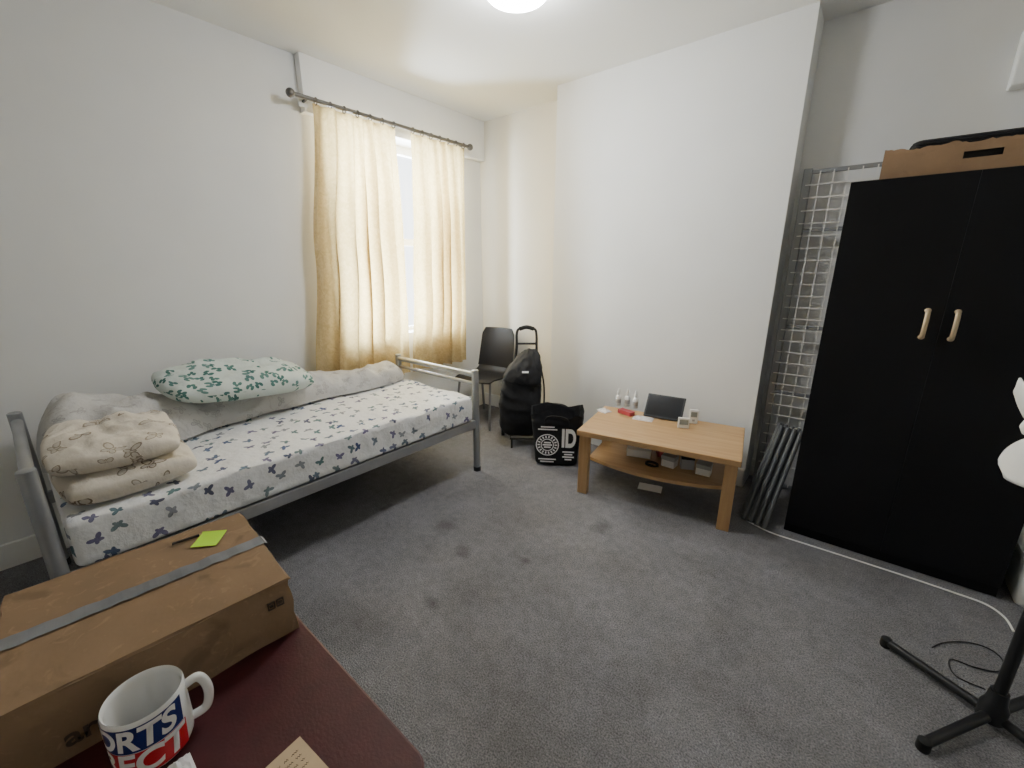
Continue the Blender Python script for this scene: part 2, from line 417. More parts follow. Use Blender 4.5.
L1 = [(0, cy(396, 129)), (.30, cy(402, 195)), (.62, cy(407, 280)), (1, cy(411, 365))]
R0 = [(0, cy(411, 137)), (.30, cy(414, 200)), (.62, cy(414, 280)), (1, cy(413, 365)+.004)]
R1 = [(0, cy(465, 150)), (.5, cy(467, 260)), (1, cy(468, 362))]
curtain(L0, L1, RZ-.02, .56, 6, 1.3, 'left cream curtain, wider panel hanging behind the bed')
curtain(R0, R1, RZ-.02, .56, 5, 7.7, 'right cream curtain, narrower panel hanging behind the grey chair', .02)

# ------------------------------------------------------------------ bed
BX0, BX1, BY0, BY1 = -2.86, -1.985, -.05, 2.0
t = thing('single_bed', 'silver metal single bed frame along the window wall', 'bed', ((BX0+BX1)/2, (BY0+BY1)/2, 0))
ox, oy = (BX0+BX1)/2, (BY0+BY1)/2
for x in (BX0, BX1):
    for y, h in ((BY0, .80), (BY1, .755)):
        q = fin('post', tube(NB(), [(x-ox, y-oy, .0), (x-ox, y-oy, h-.004), (x-ox, y-oy, h)], [.024, .024, .019], 16), m_steel, t, True)
        fin('foot_cap', lathe(NB(), [(.026, 0), (.026, .03), (.0245, .032)], 16, Matrix.Translation((x-ox, y-oy, 0))), m_rubber, q, True)
for y, zs in ((BY0, (.755, .62, .46)), (BY1, (.72, .655, .44))):
    for i, z in enumerate(zs):
        fin('end_rail', tube(NB(), [(BX0-ox, y-oy, z), (BX1-ox, y-oy, z)], .019 if i == 0 else .012, 12), m_steel, t, True)
for x in (BX0, BX1):
    fin('side_rail', rng(NB(), x-ox-.014, x-ox+.014, BY0-oy, BY1-oy, .335, .395), m_steel, t, bevel=.004)
for k in range(11):
    y = BY0+.1+(BY1-BY0-.2)*k/10
    fin('slat', rng(NB(), BX0-ox+.014, BX1-ox-.014, y-oy-.025, y-oy+.025, .372, .388), m_steel_dk, t)
# mattress
MX0, MX1, MY0, MY1, MZ0, MZ1 = BX0+.0, BX1+.02, BY0+.04, BY1-.04, .397, .585
bm = NB()
bmesh.ops.create_cube(bm, size=1)
for v in bm.verts: v.co = Vector((MX0+(v.co.x+.5)*(MX1-MX0), MY0+(v.co.y+.5)*(MY1-MY0), MZ0+(v.co.z+.5)*(MZ1-MZ0)))
bmesh.ops.bevel(bm, geom=bm.edges[:], offset=.035, segments=4, affect='EDGES', profile=.6)
def cut(ax, lo, hi, n):
    for k in range(1, n):
        q = lo+(hi-lo)*k/n; co_ = [0, 0, 0]; co_[ax] = q; no = [0, 0, 0]; no[ax] = 1
        bmesh.ops.bisect_plane(bm, geom=bm.verts[:]+bm.edges[:]+bm.faces[:], plane_co=co_, plane_no=no)
cut(0, MX0+.04, MX1-.04, 26); cut(1, MY0+.04, MY1-.04, 70); cut(2, MZ0+.04, MZ1-.04, 5)
bm.normal_update()
uvl = bm.loops.layers.uv.new('UVMap')
for f in bm.faces:
    n = f.normal
    for l in f.loops:
        c = l.vert.co; dz = MZ1-c.z
        if abs(n.y) > .75: u, vv = c.x, c.y+math.copysign(dz, n.y)
        elif abs(n.z) > .75: u, vv = c.x, c.y
        else: u, vv = c.x+math.copysign(dz, n.x), c.y
        l[uvl].uv = (u, vv)
for v in bm.verts:
    c = v.co; k = 1 if c.z > MZ0+.03 else .2
    if c.z > MZ1-.02: v.co.z += .013*noise.noise((c.x*4, c.y*5, 0))+.008*noise.noise((c.x*13, c.y*9, 4))-.005
    elif c.x > (MX1-.03):
        v.co.x -= abs(.017*noise.noise((c.y*14, c.z*4, 2)))*k
tag(fin('mattress', bm, m_sheet, None, True), 'single mattress in a white sheet printed with dark butterflies', 'mattress')

def pillow(name, w, d, h, mat, loc, rot, seed, label, wr=.02, group=None, rnd=.22, puff=.5, crease=0):
    bm = NB(); n = 48; uvl = bm.loops.layers.uv.new('UVMap'); top, bot = {}, {}
    for i in range(n+1):
        for j in range(n+1):
            u, v = -math.cos(PI*i/n), -math.cos(PI*j/n)
            u = .5*u+.5*(-1+2*i/n); v = .5*v+.5*(-1+2*j/n)
            e = (max(0, 1-abs(u)**3.2)*max(0, 1-abs(v)**3.2))**puff
            x = w/2*u*math.sqrt(1-rnd*v*v*abs(u)); y = d/2*v*math.sqrt(1-rnd*u*u*abs(v))
            q = wr*noise.noise((x*8+seed, y*8, seed))+wr*.6*noise.noise((x*19+seed, y*14, 2))-crease*max(0, 1-abs(y+.02-.15*x)/.03)-wr*.8*abs(noise.noise((x*11+seed, y*17, 8)))
            e2 = min(1, e*1.4)
            top[i, j] = bm.verts.new((x, y, h*.58*e+q*e2))
            edge = i in (0, n) or j in (0, n)
            bot[i, j] = top[i, j] if edge else bm.verts.new((x, y, -h*.42*min(1, e*1.25)+q*.15*e))
    for i in range(n):
        for j in range(n):
            for g, s in ((top, 1), (bot, -1)):
                vs = [g[i, j], g[i+1, j], g[i+1, j+1], g[i, j+1]]
                f = bm.faces.new(vs if s > 0 else vs[::-1])
                for l in f.loops:
                    c = l.vert.co; l[uvl].uv = (c.x-.9*c.z*(c.x/(w/2))+(5 if s < 0 else 0), c.y-.9*c.z*(c.y/(d/2))+seed)
    o = fin(name, bm, mat, None, True); o.location = loc; o.rotation_euler = rot
    return tag(o, label, 'pillow', group)
pillow('pillow', .53, .42, .112, m_pil_b, (-2.270, .205, .640), (R(1), R(1), R(2)), 2.2, 'cream pillow with brown butterflies, under the other cream pillow', .017, None, .2, .30)
pillow('pillow', .52, .41, .105, m_pil_c, (-2.305, .195, .742), (R(-1), R(2), R(-4)), 8.1, 'plump cream pillow lying on the brown butterfly pillow', .022, None, .22, .32, .008)
pillow('pillow', .42, .76, .145, m_pil_g, (-2.69, .80, .815), (R(-6), R(10), R(4)), 5.5, 'pillow with green leaf print resting on the pale duvet', .018, None, .2, .42)
# duvet rolled along the wall
bm = NB(); uvl = bm.loops.layers.uv.new('UVMap'); rings = []; ys = [-.02+1.95*i/130 for i in range(131)]; mseg = 56
for y in ys:
    hd = 1/(1+math.exp((y-.56)/.10))
    a = .125+.10*hd+.015*math.sin(y*9); b_ = .135+.105*hd+.02*math.sin(y*6.3+1); cx = -2.765+.075*hd
    e = min(1, (y+.02)/.12, (1.93-y)/.12); e = max(.02, e); k = math.sqrt(max(0, 1-(1-e)**2))
    a *= .55+.45*k; b_ *= max(.08, k)
    ring = []
    for q in range(mseg):
        th = 2*PI*q/mseg; s, c = math.sin(th), math.cos(th)
        x = a*math.copysign(abs(c)**.7, c); z = b_*(s**.65) if s > 0 else .006*s
        nn = .034*noise.noise((y*4.5, x*7, 3))+.022*noise.noise((y*11, x*14, 9))-.022*abs(noise.noise((y*9+x*6, x*13, 5)))
        if s > .05: z = max(.01, z+nn*min(1, s*2)*k*1.3)
        x += .03*noise.noise((y*6, th, 5))*k
        X = max(cx+x, -2.925+.060*min(1, max(0, (y-1.0)/.3)))
        ring.append(Vector((X, y, .594+z)))
    rings.append(ring)
vs = loft(bm, rings)
for f in bm.faces:
    for l in f.loops:
        c = l.vert.co; l[uvl].uv = (c.x-(c.z-.59)*.9, c.y)
tag(fin('duvet', bm, m_duvet, None, True), 'pale floral duvet bunched along the wall side of the bed', 'duvet')

# ------------------------------------------------------------------ chair in the corner
t = thing('chair', 'dark grey plastic chair in the corner by the curtain', 'chair', (-2.67, 2.83, 0), R(8))
bm = NB(); rings = []
for k in range(15):
    v = k/14; z = .50+.37*v; y = .19+.07*v; w2 = .20-.02*v-(.03*max(0, v-.85)/.15)
    rings.append([Vector((w2*s, y+.03*(abs(s)**2)*-1+off, z)) for s, off in [(-1+2*i/10, 0) for i in range(11)]+[(1-2*i/10, .012) for i in range(11)]])
loft(bm, rings); fin('backrest', bm, m_grey, t, True)
bm = NB(); rings = []
for k in range(13):
    v = k/12; y = -.22+.42*v; z = .455-.012*math.sin(v*PI)-.02*max(0, .15-v)/.15+.05*max(0, v-.88)/.12; w2 = .20+.01*math.sin(v*PI)
    rings.append([Vector((w2*s, y, z-.012*(1-s*s)+o)) for s, o in [(-1+2*i/10, .012) for i in range(11)]+[(1-2*i/10, 0) for i in range(11)]])
loft(bm, rings); fin('seat', bm, m_grey, t, True)
for s in (-1, 1):
    fin('leg', tube(NB(), [(s*.17, -.17, .44), (s*.20, -.23, 0)], .011), m_steel_dk, t, True)
    fin('leg', tube(NB(), [(s*.17, .17, .44), (s*.20, .25, 0)], .011), m_steel_dk, t, True)
    fin('back_support', tube(NB(), [(s*.15, .15, .435), (s*.15, .20, .46), (s*.15, .222, .60)], .009), m_steel_dk, t, True)

# ------------------------------------------------------------------ shopping trolley
tp = onZ(517, 446, 0)
t = thing('shopping_trolley', 'black wheeled shopping trolley in front of the grey chair', 'trolley', (tp.x-.02, tp.y+.08, 0), R(40))
tab = ((.09, .27, .17, 0, 0), (.12, .31, .22, 0, 0), (.22, .34, .245, -.012, -.012), (.36, .345, .255, -.015, -.015), (.50, .33, .25, -.01, -.004), (.60, .30, .235, -.002, .012), (.68, .255, .20, .012, .036), (.745, .19, .14, .03, .060), (.785, .11, .07, .045, .075))
bm = NB(); rings = []
for i in range(64):
    z = .09+.695*i/63; _, w, d, y, x = lerp_tab(tab, z); ring = []
    for q in sell(w, d, 88, z, .40):
        P = Vector((q.x*5, q.y*5, z*4)); hh = max(.01, math.hypot(q.x, q.y))
        dsp = .016*noise.noise(P)-.026*abs(noise.noise(Vector((q.x*6+z*8, q.y*6-z*7, z*6))))+.006*noise.noise(P*3)
        ring.append(Vector((q.x+x+q.x/hh*dsp, q.y+y+q.y/hh*dsp, z+.02*noise.noise((q.x*7, q.y*7, 3))*max(0, z-.4)*2)))
    rings.append(ring)
loft(bm, rings); fin('bag', bm, m_blackf, t, True)
bm = NB(); rows = []
for i in range(31):
    v = i/30; row = []
    for j in range(31):
        u = -1+2*j/30
        w2 = .07+.080*v; z = .80-.25*v**1.2-.03*u*u*(1-v)+.012*noise.noise((u*2.5, v*4, 2))-.020*u*v; y = .045-.190*math.sin(min(1, v*1.1)*PI/2)+.045*u*u*(.4+.6*v)-.014*abs(noise.noise((u*3+v*2, v*5, 7)))
        row.append(bm.verts.new((.072+u*w2-.072*v, y, z)))
    rows.append(row)
for i in range(30):
    for j in range(30): bm.faces.new((rows[i][j], rows[i][j+1], rows[i+1][j+1], rows[i+1][j]))
fl = fin('flap', bm, m_blackf, t, True); sd = fl.modifiers.new('s', 'SOLIDIFY'); sd.thickness = .006
fin('logo', box(NB(), (.025, -.145, .65), (.05, .004, .015), Matrix.Rotation(R(-28), 3, 'X')), m_whitep, fl)
fin('side_strap', tube(NB(), smooth_path([(.155, -.02, .66), (.18, -.04, .52), (.185, -.03, .36), (.17, 0, .24)], 6), .007, 8), m_blackp, t, True)
bm = NB()
hx = .045; hw = .085
tube(bm, smooth_path([(-.09, .17, .05), (-.09, .17, .35), (hx-hw, .165, .75), (hx-hw+.003, .165, .90), (hx-hw+.023, .165, .945), (hx, .167, .958), (hx+hw-.023, .165, .945), (hx+hw-.003, .165, .90), (hx+hw, .165, .75), (.13, .17, .35), (.13, .17, .05)], 6), .011, 10)
tube(bm, [(hx-hw+.002, .165, .82), (hx+hw-.002, .165, .82)], .009, 8); tube(bm, [(-.09, .17, .09), (.13, .17, .09)], .009, 8)
tube(bm, [(-.09, .16, .08), (-.09, -.10, .075), (.13, -.10, .075), (.13, .16, .08)], .008, 8)
fin('frame', bm, m_blackp, t, True)
fin('grip', tube(NB(), smooth_path([(hx-.06, .165, .943), (hx, .167, .958), (hx+.06, .165, .943)], 5), .017, 12), m_rubber, t, True)
for s in (-1, 1):
    mt = Matrix.Translation((s*.165+.01, .17, .075)) @ Matrix.Rotation(PI/2, 4, 'Y')
    w = fin('wheel', lathe(NB(), [(.075, -.014), (.075, .014)], 24, mt), m_rubber, t, True, bevel=.004)
    fin('hub', lathe(NB(), [(.03, -.018), (.03, .018)], 16, mt), m_steel_dk, w, True)
    fin('front_foot', tube(NB(), [(s*.10+.02, -.10, .075), (s*.10+.02, -.115, 0)], .009, 8), m_blackp, t, True)

# ------------------------------------------------------------------ tote bag
bp = onZ(553, 463, 0)
t = thing('tote_bag', 'black carrier bag with white printing beside the coffee table', 'bag', (bp.x-.02, bp.y+.07, 0), R(33))
tab = ((.002, .30, .20), (.02, .32, .235), (.10, .33, .25), (.20, .345, .255), (.28, .365, .26), (.345, .385, .27), (.40, .405, .28))
bm = NB(); rings = []
for i in range(30):
    z = .002+.398*i/29; _, w, d = lerp_tab(tab, z); k = z/.40; ring = []
    for q in sell(w, d, 72, z, .36):
        front = q.y < -.07 and z < .35
        dsp = (.016*noise.noise((q.x*9, q.y*9, z*9+1))-.020*abs(noise.noise((q.x*10, q.y*12, z*12))))*(0.12 if front else 1)
        h_ = math.hypot(q.x, q.y)
        ring.append(Vector((q.x+q.x/h_*dsp, q.y+q.y/h_*dsp, z+(.055*(k-.7)/.3*noise.noise((q.x*8, q.y*8, 2)) if k > .7 else 0))))
    rings.append(ring)
vs = loft(bm, rings, cap=False); bm.faces.new(vs[0][::-1])
inner = [bm.verts.new((v.co.x*.975, v.co.y*.965, v.co.z-.004)) for v in vs[-1]]; low = [bm.verts.new((v.co.x*.84, v.co.y*.82, .10)) for v in vs[-1]]
n = len(inner)
for j in range(n):
    bm.faces.new((vs[-1][j], vs[-1][(j+1) % n], inner[(j+1) % n], inner[j])); bm.faces.new((inner[j], inner[(j+1) % n], low[(j+1) % n], low[j]))
bm.faces.new(low)
body = fin('bag_body', bm, m_blackf, t, True)
for s in (-1, 1):
    y = s*.150
    bm = NB(); path = smooth_path([(-.09, y-s*.018, .33), (-.085, y-s*.004, .37), (-.05, y, .395), (.03, y, .392), (.08, y-s*.004, .37), (.09, y-s*.018, .33)], 6)
    loft(bm, [[q+Vector((0, a*.004, b_*.011)) for a, b_ in ((-1, -1), (1, -1), (1, 1), (-1, 1))] for q in path])
    fin('strap', bm, m_blackf, t)
bm = NB(); fy = -.136
def disc_ring(bm, cx, cz, r0, r1, y, n=32):
    a = [bm.verts.new((cx+r0*math.cos(2*PI*k/n), y, cz+r0*math.sin(2*PI*k/n))) for k in range(n)]
    c = [bm.verts.new((cx+r1*math.cos(2*PI*k/n), y, cz+r1*math.sin(2*PI*k/n))) for k in range(n)]
    for k in range(n): bm.faces.new((a[k], a[(k+1) % n], c[(k+1) % n], c[k]))
ex_, ez_, es = -.066, .175, .84
disc_ring(bm, ex_, ez_, .092*es, .101*es, fy); disc_ring(bm, ex_, ez_, .050*es, .058*es, fy)
for k in range(18):
    a = 2*PI*k/18; box(bm, (ex_+.075*es*math.cos(a), fy, ez_+.075*es*math.sin(a)), (.010, .002, .018), Matrix.Rotation(-a+PI/2, 3, 'Y'))
for z, w_ in ((.018, .05), (0, .07), (-.018, .05)): box(bm, (ex_, fy, ez_+z), (w_, .002, .011))
for z, w_ in ((.315, .10), (.296, .14), (.062, .13), (.042, .10)): box(bm, (ex_, fy, z), (w_, .002, .009))
fin('emblem', bm, m_whitep, t)
bm = text_bm('ID', .19, .008)
for v in bm.verts: x, y = v.co.x, v.co.y; v.co = Vector((.088+x*.56, fy-.002, .225+y))
fin('lettering', bm, m_whitep, t)
bm = NB()
for z, w_ in ((.125, .085), (.105, .06), (.085, .085), (.065, .05)): box(bm, (.088, fy, z), (w_, .002, .010))
fin('small_print', bm, m_whitep, t)

# ------------------------------------------------------------------ coffee table
TC = Vector((-.862, 2.535, 0)); TR = R(10.0); THL = .462
t = thing('coffee_table', 'light oak coffee table with a lower shelf against the wall', 'table', TC, TR)
fin('table_top', rng(NB(), -THL, THL, -.285, .285, .405, .44), m_oak, t, bevel=.004)
for sx in (-1, 1):
    for sy in (-1, 1):
        bm = NB(); x, y = sx*(THL-.045), sy*.245
        loft(bm, [[Vector((x+a*.032, y+b_*.022, z)) for a, b_ in ((-1, -1), (1, -1), (1, 1), (-1, 1))] for z in (0, .405)])
        fin('leg', bm, m_oakleg, t, bevel=.003)
bm = NB(); pts = []
for i in range(25):
    u = -1+2*i/24; pts.append((.41*u, -.17-.085*(1-u*u)))
for i in range(25):
    u = 1-2*i/24; pts.append((.41*u, .17+.06*(1-u*u)))
loft(bm, [[Vector((x, y, z)) for x, y in pts] for z in (.205, .225)]); fin('shelf', bm, m_oak, t)
for s in (-1, 1): fin('apron', rng(NB(), s*(THL-.045)-.01, s*(THL-.045)+.01, -.225, .225, .35, .405), m_oakleg, t)
MT = Matrix.Translation(TC) @ Matrix.Rotation(TR, 4, 'Z')
ZT = .4402
def tloc(u, v, z=ZT): return onZ(u, v, z)
# bottles
p0 = tloc(618, 405)
bt = thing('bottle', 'leftmost of three small white bottles on the coffee table', 'bottle', (p0.x, p0.y, ZT), 0, 'small white bottles')
fin('body', lathe(NB(), [(.018, 0), (.020, .003), (.020, .066), (.015, .076), (.010, .081), (.010, .088)], 18), m_chin, bt, True)
fin('cap', lathe(NB(), [(.012, .086), (.012, .106), (.007, .118), (.006, .128)], 16), m_white, bt, True)
fin('band', lathe(NB(), [(.0205, .022), (.0205, .05)], 18, cap=False), m_mid, bt, True)
p1, p2 = tloc(627, 406), tloc(635, 408)
dup(bt, (p1.x, p1.y, ZT), 1, 'middle of three small white bottles on the coffee table'); dup(bt, (p2.x, p2.y, ZT), 2, 'rightmost of three small white bottles, nearest the tablet')
p = tloc(626, 414)
o = tag(fin('card_box', rng(NB(), -.055, .055, -.025, .025, 0, .028), m_redbox, bevel=.002), 'small flat red box in front of the white bottles', 'box')
o.location = (p.x, p.y, ZT); o.rotation_euler = (0, 0, R(-15))
def pouch(w, d, seed):
    bm = NB(); n = 14; vs = {}
    for i in range(n+1):
        for j in range(n+1):
            u, v = -1+2*i/n, -1+2*j/n; e = (1-u**4)*(1-v**4)
            vs[i, j, 1] = bm.verts.new((w/2*u, d/2*v, .003+e*(.010+.007*noise.noise((u*3+seed, v*3, 0)))))
            vs[i, j, 0] = bm.verts.new((w/2*u, d/2*v, 0))
    for i in range(n):
        for j in range(n):
            bm.faces.new([vs[a, b_, 1] for a, b_ in ((i, j), (i+1, j), (i+1, j+1), (i, j+1))]); bm.faces.new([vs[a, b_, 0] for a, b_ in ((i, j), (i, j+1), (i+1, j+1), (i+1, j))])
    for i in range(n):
        for a in (0, n):
            bm.faces.new((vs[i, a, 0], vs[i+1, a, 0], vs[i+1, a, 1], vs[i, a, 1])); bm.faces.new((vs[a, i, 0], vs[a, i+1, 0], vs[a, i+1, 1], vs[a, i, 1]))
    return bm
p = tloc(643, 419); o = tag(fin('plastic_pouch', pouch(.13, .08, 2), m_pouch, None, True), 'crumpled clear plastic pouch in front of the tablet', 'pouch'); o.location = (p.x, p.y, ZT); o.rotation_euler = (0, 0, R(12))
p = tloc(604, 411); o = tag(fin('plastic_pouch', pouch(.09, .07, 6), m_pouch, None, True), 'small clear plastic pouch left of the red box', 'pouch'); o.location = (p.x, p.y, ZT); o.rotation_euler = (0, 0, R(-20))
# tablet
p = tloc(661, 420)
t = thing('tablet', 'black tablet propped upright on the coffee table', 'tablet', (p.x, p.y+.02, ZT), R(8))
tl = Matrix.Rotation(R(-38), 3, 'X')
fin('case', box(NB(), (0, .042, .074), (.25, .011, .17), tl), m_blackp, t, bevel=.004)
fin('screen', box(NB(), (0, .0373, .0791), (.225, .002, .145), tl), m_dscreen, t)
fin('stand', box(NB(), (0, .096, .050), (.09, .004, .108), Matrix.Rotation(R(26), 3, 'X')), m_blackp, t)
# small devices
p = tloc(683, 428)
t = thing('digital_clock', 'small white digital display standing right of the tablet', 'clock', (p.x, p.y, ZT), R(26))
fin('case', box(NB(), (0, 0, .035), (.068, .018, .07)), m_white, t, bevel=.004)
fin('display', box(NB(), (0, -.0095, .042), (.052, .002, .032)), m_screen, t)
p = tloc(692, 424)
t = thing('thermostat', 'taller white handheld unit behind the small display', 'device', (p.x, p.y+.015, ZT), R(26))
fin('case', box(NB(), (0, 0, .048), (.054, .020, .096)), m_white, t, bevel=.005)
fin('display', box(NB(), (0, -.0105, .064), (.038, .002, .034)), m_screen, t)
fin('button', box(NB(), (0, -.0105, .024), (.016, .002, .014)), m_mid, t)
# things on the shelf (table coordinates)
def shelf_box(x, y, s, rz, mat, label, lidmat):
    w = MT @ Vector((x, y, .2255))
    t = thing('small_box', label, 'box', w, TR+R(rz), None)
    fin('carton', rng(NB(), -s[0]/2, s[0]/2, -s[1]/2, s[1]/2, 0, s[2]), mat, t, bevel=.002)
    fin('lid', rng(NB(), -s[0]/2-.002, s[0]/2+.002, -s[1]/2-.002, s[1]/2+.002, s[2]*.65, s[2]+.003), lidmat, t, bevel=.002)
shelf_box(-.13, .02, (.15, .10, .05), 8, m_white, 'low white box on the middle of the table shelf', m_white)
shelf_box(.075, -.05, (.08, .07, .07), -12, m_chin, 'white cube box on the table shelf', m_mid)
shelf_box(.175, -.03, (.075, .055, .10), 15, m_mid, 'grey box with black lid on the table shelf', m_blackp)
shelf_box(.275, -.06, (.08, .07, .065), -5, m_white, 'white box nearest the right leg on the table shelf', m_mid)
shelf_box(.02, .10, (.10, .08, .11), 20, m_redbox, 'dark red box at the back of the table shelf', m_redbox)
w = MT @ Vector((-.02, -.11, .2265))
bm = NB(); tube(bm, [(.04*math.cos(a)*(1-.02*a/6), .03*math.sin(a), .004+.0009*a) for a in [k*.35 for k in range(52)]], .0035, 6)
o = tag(fin('cable_coil', bm, m_blackp, None, True), 'coiled black cable on the table shelf', 'cable'); o.location = w
p = onZ(650, 488, 0)
o = tag(fin('paper_packet', pouch(.15, .09, 9), m_whitep, None, True), 'white packet on the carpet under the coffee table', 'packet'); o.location = (p.x, p.y, .001); o.rotation_euler = (0, 0, R(15))

# ------------------------------------------------------------------ wardrobe
a0 = onZ(783, 531, 0); a1 = onZ(1010, 604, 0)
WA = math.atan2(a1.y-a0.y, a1.x-a0.x); WW, WD, WH = .815, .45, 1.80
t = thing('wardrobe', 'tall black two-door wardrobe in the right alcove', 'wardrobe', (a0.x, a0.y, 0), WA)
WT = Matrix.Translation((a0.x, a0.y, 0)) @ Matrix.Rotation(WA, 4, 'Z')
fin('carcass', rng(NB(), 0, WW, .02, WD, 0, WH), m_black, t, bevel=.002)
sm = WW/2
for a, b_, hx in ((.002, sm-.0006, sm-.052), (sm+.0006, WW-.002, sm+.040)):
    d = fin('door', rng(NB(), a, b_, 0, .018, .06, WH-.003), m_black, t, bevel=.0005, seg=1)
    bm = NB(); zc = 1.19
    path = smooth_path([(hx, 0, zc-.057), (hx, -.020, zc-.050), (hx, -.028, zc-.02), (hx, -.028, zc+.02), (hx, -.020, zc+.050), (hx, 0, zc+.057)], 5)
    tube(bm, path, [.012 if i in (0, len(path)-1) else .009 for i in range(len(path))], 12)
    fin('handle', bm, m_brass, d, True)
# carton on wardrobe
q = WT @ Vector((.10+.31, .245, WH))
t = thing('carton', 'brown cardboard tray carton lying on top of the wardrobe', 'box', q, WA+R(-1))
bm = NB(); W2, D2, H2 = .31, .20, .105
rng(bm, -W2, W2, -D2, D2, 0, .004)
rng(bm, -W2, -W2+.005, -D2, D2, .004, H2); rng(bm, W2-.005, W2, -D2, D2, .004, H2); rng(bm, -W2+.005, W2-.005, D2-.005, D2, .004, H2)
for x0, x1, z0, z1 in ((-W2+.005, W2-.005, .004, .052), (-W2+.005, W2-.005, .078, H2), (-W2+.005, -.06, .052, .078), (.05, W2-.005, .052, .078)):
    rng(bm, x0, x1, -D2, -D2+.005, z0, z1)
fin('carton_body', bm, m_card2, t)
fin('hole_shade', rng(NB(), -.07, .06, -D2+.03, -D2+.035, .035, .095), m_blackp, t)  # black sheet behind the hand hole, standing in for the shade inside
bm = NB(); rng(bm, -W2, W2, -D2, -D2+.1, H2, H2+.004); rng(bm, -W2, W2, D2-.1, D2, H2, H2+.004); fin('flap', bm, m_card2, t)
bm = NB(); n = 60; lo = []; hi = []; lo2 = []; hi2 = []
for k in range(n+1):
    x = -W2+2*W2*k/n; h_ = H2+.005+.020*max(0, noise.noise((x*16, 2, 1))+.2)+.006*noise.noise((x*60, 1, 4))+.010*max(0, 1-k/9)
    lo.append(bm.verts.new((x, -D2-.0005, H2-.004))); hi.append(bm.verts.new((x, -D2+.004, h_))); lo2.append(bm.verts.new((x, -D2-.001, H2-.004))); hi2.append(bm.verts.new((x, -D2+.001, h_)))
for k in range(n):
    bm.faces.new((lo[k], lo[k+1], hi[k+1], hi[k])); bm.faces.new((lo2[k], hi2[k], hi2[k+1], lo2[k+1])); bm.faces.new((hi[k], hi[k+1], hi2[k+1], hi2[k]))
fin('torn_edge', bm, m_card2, t)
q = WT @ Vector((.10+.34, .24, WH+.1105))
t2 = thing('laptop_case', 'flat black case lying on the wardrobe carton', 'case', q, WA+R(2))
bm = NB(); loft(bm, [rrect(w_, d_, .03, 5, z) for z, w_, d_ in ((0, .50, .33), (.007, .52, .35), (.028, .52, .35), (.035, .50, .33))]); fin('shell', bm, m_blackf, t2, True)
fin('zip', tube(NB(), [(q.x, q.y, .018) for q in rrect(.525, .355, .03, 5)], .003, 6, False, True), m_blackp, t2, True)
# wall cabinet
p = onY(1010, 86, YB-.09)
t = thing('fuse_box', 'white box fixed high on the alcove wall above the wardrobe', 'fuse box', (p.x+.15, YB-.001, p.z+.11))
fin('housing', rng(NB(), -.15, .15, -.09, 0, -.11, .12), m_white, t, bevel=.006)
fin('cover', rng(NB(), -.12, .13, -.095, -.088, -.04, .09), m_white, t, bevel=.003)

# ------------------------------------------------------------------ upright bed base behind the wardrobe
t = thing('wire_bedstead', 'silver bed base with wire mesh stood upright behind the wardrobe', 'bed base', (.06, 3.10, 0))
gx0, gx1, gh = -.455, .44, 1.97
for x in (gx0+.022, gx1): fin('long_tube', rng(NB(), x-.021, x+.021, -.020, .020, 0, gh), m_steel_dk, t, bevel=.004)
for k, z in enumerate((.03, .66, 1.08, 1.64, gh-.02)):
    fin('cross_bar', rng(NB(), gx0+.04, gx1-.02, -.014, .002, z-.011, z+.011), m_steel_dk, t, bevel=.003)
bm = NB()
for k in range(1, 14):
    x = gx0+.02+.062*k; bar(bm, (x, -.019, .03), (x, -.019, gh-.02), .0055, .0055, (1, 0, 0))
for k in range(1, 28):
    z = .03+(gh-.05)*k/28; bar(bm, (gx0+.02, -.024, z), (gx1, -.024, z), .0055, .0055, (0, 1, 0))
fin('wire_mesh', bm, m_grid, t)
# loose bars
b0 = None
dirv = (Vector((.065, .475, .45))).normalized()
for k in range(8):
    lay = k % 2; i = k//2
    x = -.355+.036*i+.018*lay; yb = 2.58-.045*lay-.012*i
    if b0 is None:
        bm = NB(); tube(bm, [(0, 0, 0), (0, 0, .66)], .0125, 14); b0 = fin('metal_bar', bm, m_bars, None, True); o = b0
    else:
        o = b0.copy(); C.objects.link(o)
    o.location = (x, yb, .010); o.rotation_mode = 'QUATERNION'; o.rotation_quaternion = dirv.to_track_quat('Z', 'Y')
    tag(o, 'loose thin grey metal bar leaning beside the wardrobe', 'bar', 'loose metal bars')

# ------------------------------------------------------------------ cables
def cable(name, px, r, mat, label):
    pts = [onZ(u, v, 0) for u, v in px]; pts = smooth_path([(q.x, q.y, r+.001) for q in pts], 8)
    return tag(fin(name, tube(NB(), pts, r, 8), mat, None, True), label, 'cable')
cable('extension_cable', [(748, 522), (770, 533), (800, 543), (850, 559), (905, 577), (955, 594), (985, 605), (1004, 618), (1013, 632)], .004, m_white, 'white cable on the carpet along the wardrobe front')
cable('fan_cable', [(932, 648), (945, 643), (968, 643), (990, 650), (1003, 662), (998, 672), (975, 668), (950, 660), (955, 676), (985, 690)], .0022, m_blackp, 'thin black cable looped on the carpet by the fan')

